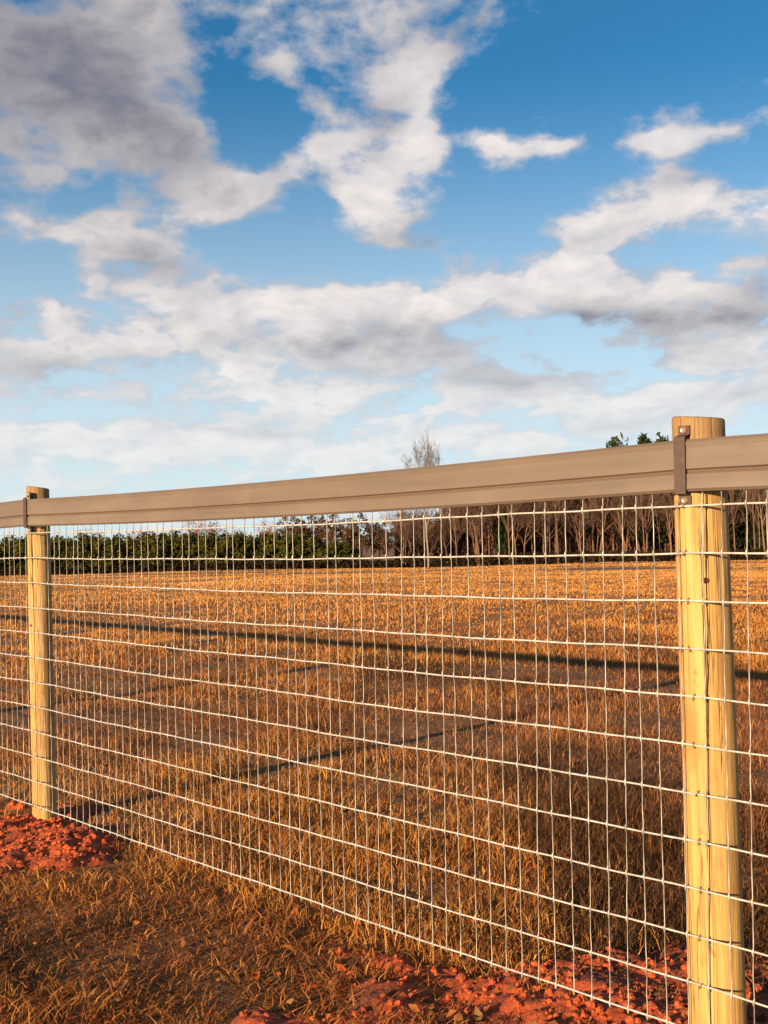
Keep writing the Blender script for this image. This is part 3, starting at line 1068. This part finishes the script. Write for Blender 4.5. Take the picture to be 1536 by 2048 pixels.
# the wood on the right
for q in range(130):
    u = 795 + q * 8.1 + rt.uniform(-20, 20)
    d = 113 + (q % 3) * 4.0 + rt.uniform(-1.5, 2.5)
    hk = 0.62 if u < 900 else 0.76 if u < 1050 else 0.88
    place_bare(q, xat(u, d), d, rt.uniform(0, 6.28), rt.uniform(0.5, 1.0), hk * rt.uniform(0.62, 1.08), 'bare brown trunked tree standing in the dark wood on the far right', 'tree', 'bare trees of the wood')
for q in range(44):
    u = 800 + q * 24 + rt.uniform(-10, 10)
    d = 124 + rt.uniform(-2, 4)
    hk = 0.78 if u < 900 else 0.95 if u < 1050 else 1.10
    place_russet(q, xat(u, d), d, rt.uniform(0, 6.28), 1.05, hk * rt.uniform(0.9, 1.04), 'russet leaved tree at the back of the wood on the far right', 'tree', 'russet trees at the back of the wood')
for q, (u, hk, k_, lab) in enumerate([
        (1238, 1.31, 1, 'dark rounded evergreen top rising over the rail, farthest left of the evergreens'),
        (1292, 1.27, 2, 'small dark evergreen tip just clearing the rail in the middle of the evergreens'),
        (1330, 1.31, 1, 'dark evergreen top over the rail touching the near post')]):
    d = 120.0
    place_pine(k_, xat(u, d), d, rt.uniform(0, 6.28), 1.25 if q == 2 else 0.95, hk, lab, 'tree', 'evergreens of the wood')
for q, u in enumerate([1010, 1175, 1475, 1530, 1640]):
    d = 118 + rt.uniform(-2.5, 3)
    place_pine(q, xat(u, d), d, rt.uniform(0, 6.28), rt.uniform(0.5, 0.75), (0.68 if u < 1000 else 0.84) * rt.uniform(0.8, 1.0), 'dark evergreen standing among the bare trees, its top hidden by the rail', 'tree', 'dark evergreens inside the wood')
# the tall pale bare tree
tm, cm = grow(312, 12.0, 5, 0.55, 0.34, 0.17, (3, 5))
pt = empty('pale_bare_tree', (xat(856, 108), 108, gh(xat(856, 108), 108)), 1.0)
pt.scale = (0.56, 0.56, 0.90)
tm.build('trunk', m_pale, pt, True)
cm.build('crown', m_pale, pt)
tag(pt, 'tall pale leafless tree standing alone above the rail near the middle', 'tree')

# tangle of saplings and dead leaves that closes the wood
nb = 60000
r = np.random.default_rng(78)
u = r.uniform(790, 1850, nb)
d = r.uniform(119, 134, nb)
bx = (u - 768) / F_PX * d
top_ = np.where(u < 900, 4.6, np.where(u < 1050, 6.2, 8.2)) * (0.75 + 0.4 * vnoise(u / 26.0, d * 0.2, 5))
bz = ground_h(bx, d) + r.random(nb) ** 0.9 * top_
c = np.stack([bx, d, bz], -1)
a = r.normal(0, 1, (nb, 3)); a[:, 2] = np.abs(a[:, 2]) + 2.2; a /= np.linalg.norm(a, axis=1, keepdims=True)
b_ = np.cross(a, r.normal(0, 1, (nb, 3))); b_ /= np.linalg.norm(b_, axis=1, keepdims=True)
s_ = (0.2 + 0.55 * r.random(nb))[:, None]
V = np.stack([c - a * s_, c + b_ * s_ * 0.16, c + a * s_, c - b_ * s_ * 0.16], 1).reshape(-1, 3)
m_thick = leaf_mat('thicket_brown', [(0.3, (0.070, 0.034, 0.022)), (0.7, (0.18, 0.085, 0.052))])
tag(link(bpy.data.objects.new('thicket', mesh_np('thicket', V, [np.arange(nb * 4).reshape(nb, 4)], m_thick))), 'dark brown thicket of saplings filling the wood on the far right', 'thicket', kind='stuff')

# low strip of small dark leaf faces along the foot of the hedge and wood
V, F_ = None, None
vs, base = [], 0
nb = 26000
r = np.random.default_rng(77)
u = r.uniform(-450, 1850, nb)
d = 110.6 + r.normal(0, 0.8, nb) + np.where(u > 800, r.uniform(0, 8, nb), 0)
bx = (u - 768) / F_PX * d
bz = ground_h(bx, d) + r.random(nb) ** 1.3 * np.where(u > 800, 1.1, 0.75)
c = np.stack([bx, d, bz], -1)
a = r.normal(0, 1, (nb, 3)); a /= np.linalg.norm(a, axis=1, keepdims=True)
b_ = np.cross(a, r.normal(0, 1, (nb, 3))); b_ /= np.linalg.norm(b_, axis=1, keepdims=True)
s_ = (0.10 + 0.12 * r.random(nb))[:, None]
V = np.stack([c - a * s_, c + b_ * s_ * 0.5, c + a * s_, c - b_ * s_ * 0.5], 1).reshape(-1, 3)
tag(link(bpy.data.objects.new('brambles', mesh_np('brambles', V, [np.arange(nb * 4).reshape(nb, 4)], m_strip))), 'low dark strip along the foot of the hedge and wood', 'brambles', kind='stuff')

# dead leaves and crumbs of bark lying in the near grass
nb = 5200
r = np.random.default_rng(99)
y = 1.8 * (9.0 / 1.8) ** r.random(nb)
x = (r.random(nb) * 2 - 1) * (y * 0.5 + 0.5)
ok = (fence_side(x, y) < 1.2) & (fbm(x * 1.3 + 4, y * 1.3, 3, 95) + r.random(nb) * 0.25 > 0.58)
x, y = x[ok], y[ok]
nb = len(x)
c = np.stack([x, y, ground_h(x, y) + 0.008 + 0.03 * r.random(nb)], -1)
a = r.normal(0, 1, (nb, 3)); a[:, 2] *= 0.5; a /= np.linalg.norm(a, axis=1, keepdims=True)
b_ = np.cross(a, r.normal(0, 1, (nb, 3)) * np.array([0.4, 0.4, 1])); b_ /= np.linalg.norm(b_, axis=1, keepdims=True)
nrm = np.cross(a, b_)
s_ = (0.008 + 0.016 * r.random(nb) ** 2)[:, None]
V = np.stack([c - a * s_, c + b_ * s_ * 0.55 + nrm * s_ * 0.35, c + a * s_, c - b_ * s_ * 0.55 + nrm * s_ * 0.35], 1).reshape(-1, 3)
i0 = np.arange(nb)[:, None] * 4
LT = pick([(0.20, 0.075, 0.030), (0.12, 0.050, 0.025), (0.30, 0.10, 0.030), (0.24, 0.13, 0.055), (0.34, 0.075, 0.020)], r.random(nb))
me = mesh_np('leaf_litter', V, [np.concatenate([i0 + np.array([[0, 1, 2]]), i0 + np.array([[0, 2, 3]])], 0)], m_grass, False, np.repeat(LT, 4, 0))
tag(link(bpy.data.objects.new('leaf_litter', me)), 'small dead brown leaves scattered in the short grass before the fence', 'leaves', kind='stuff')
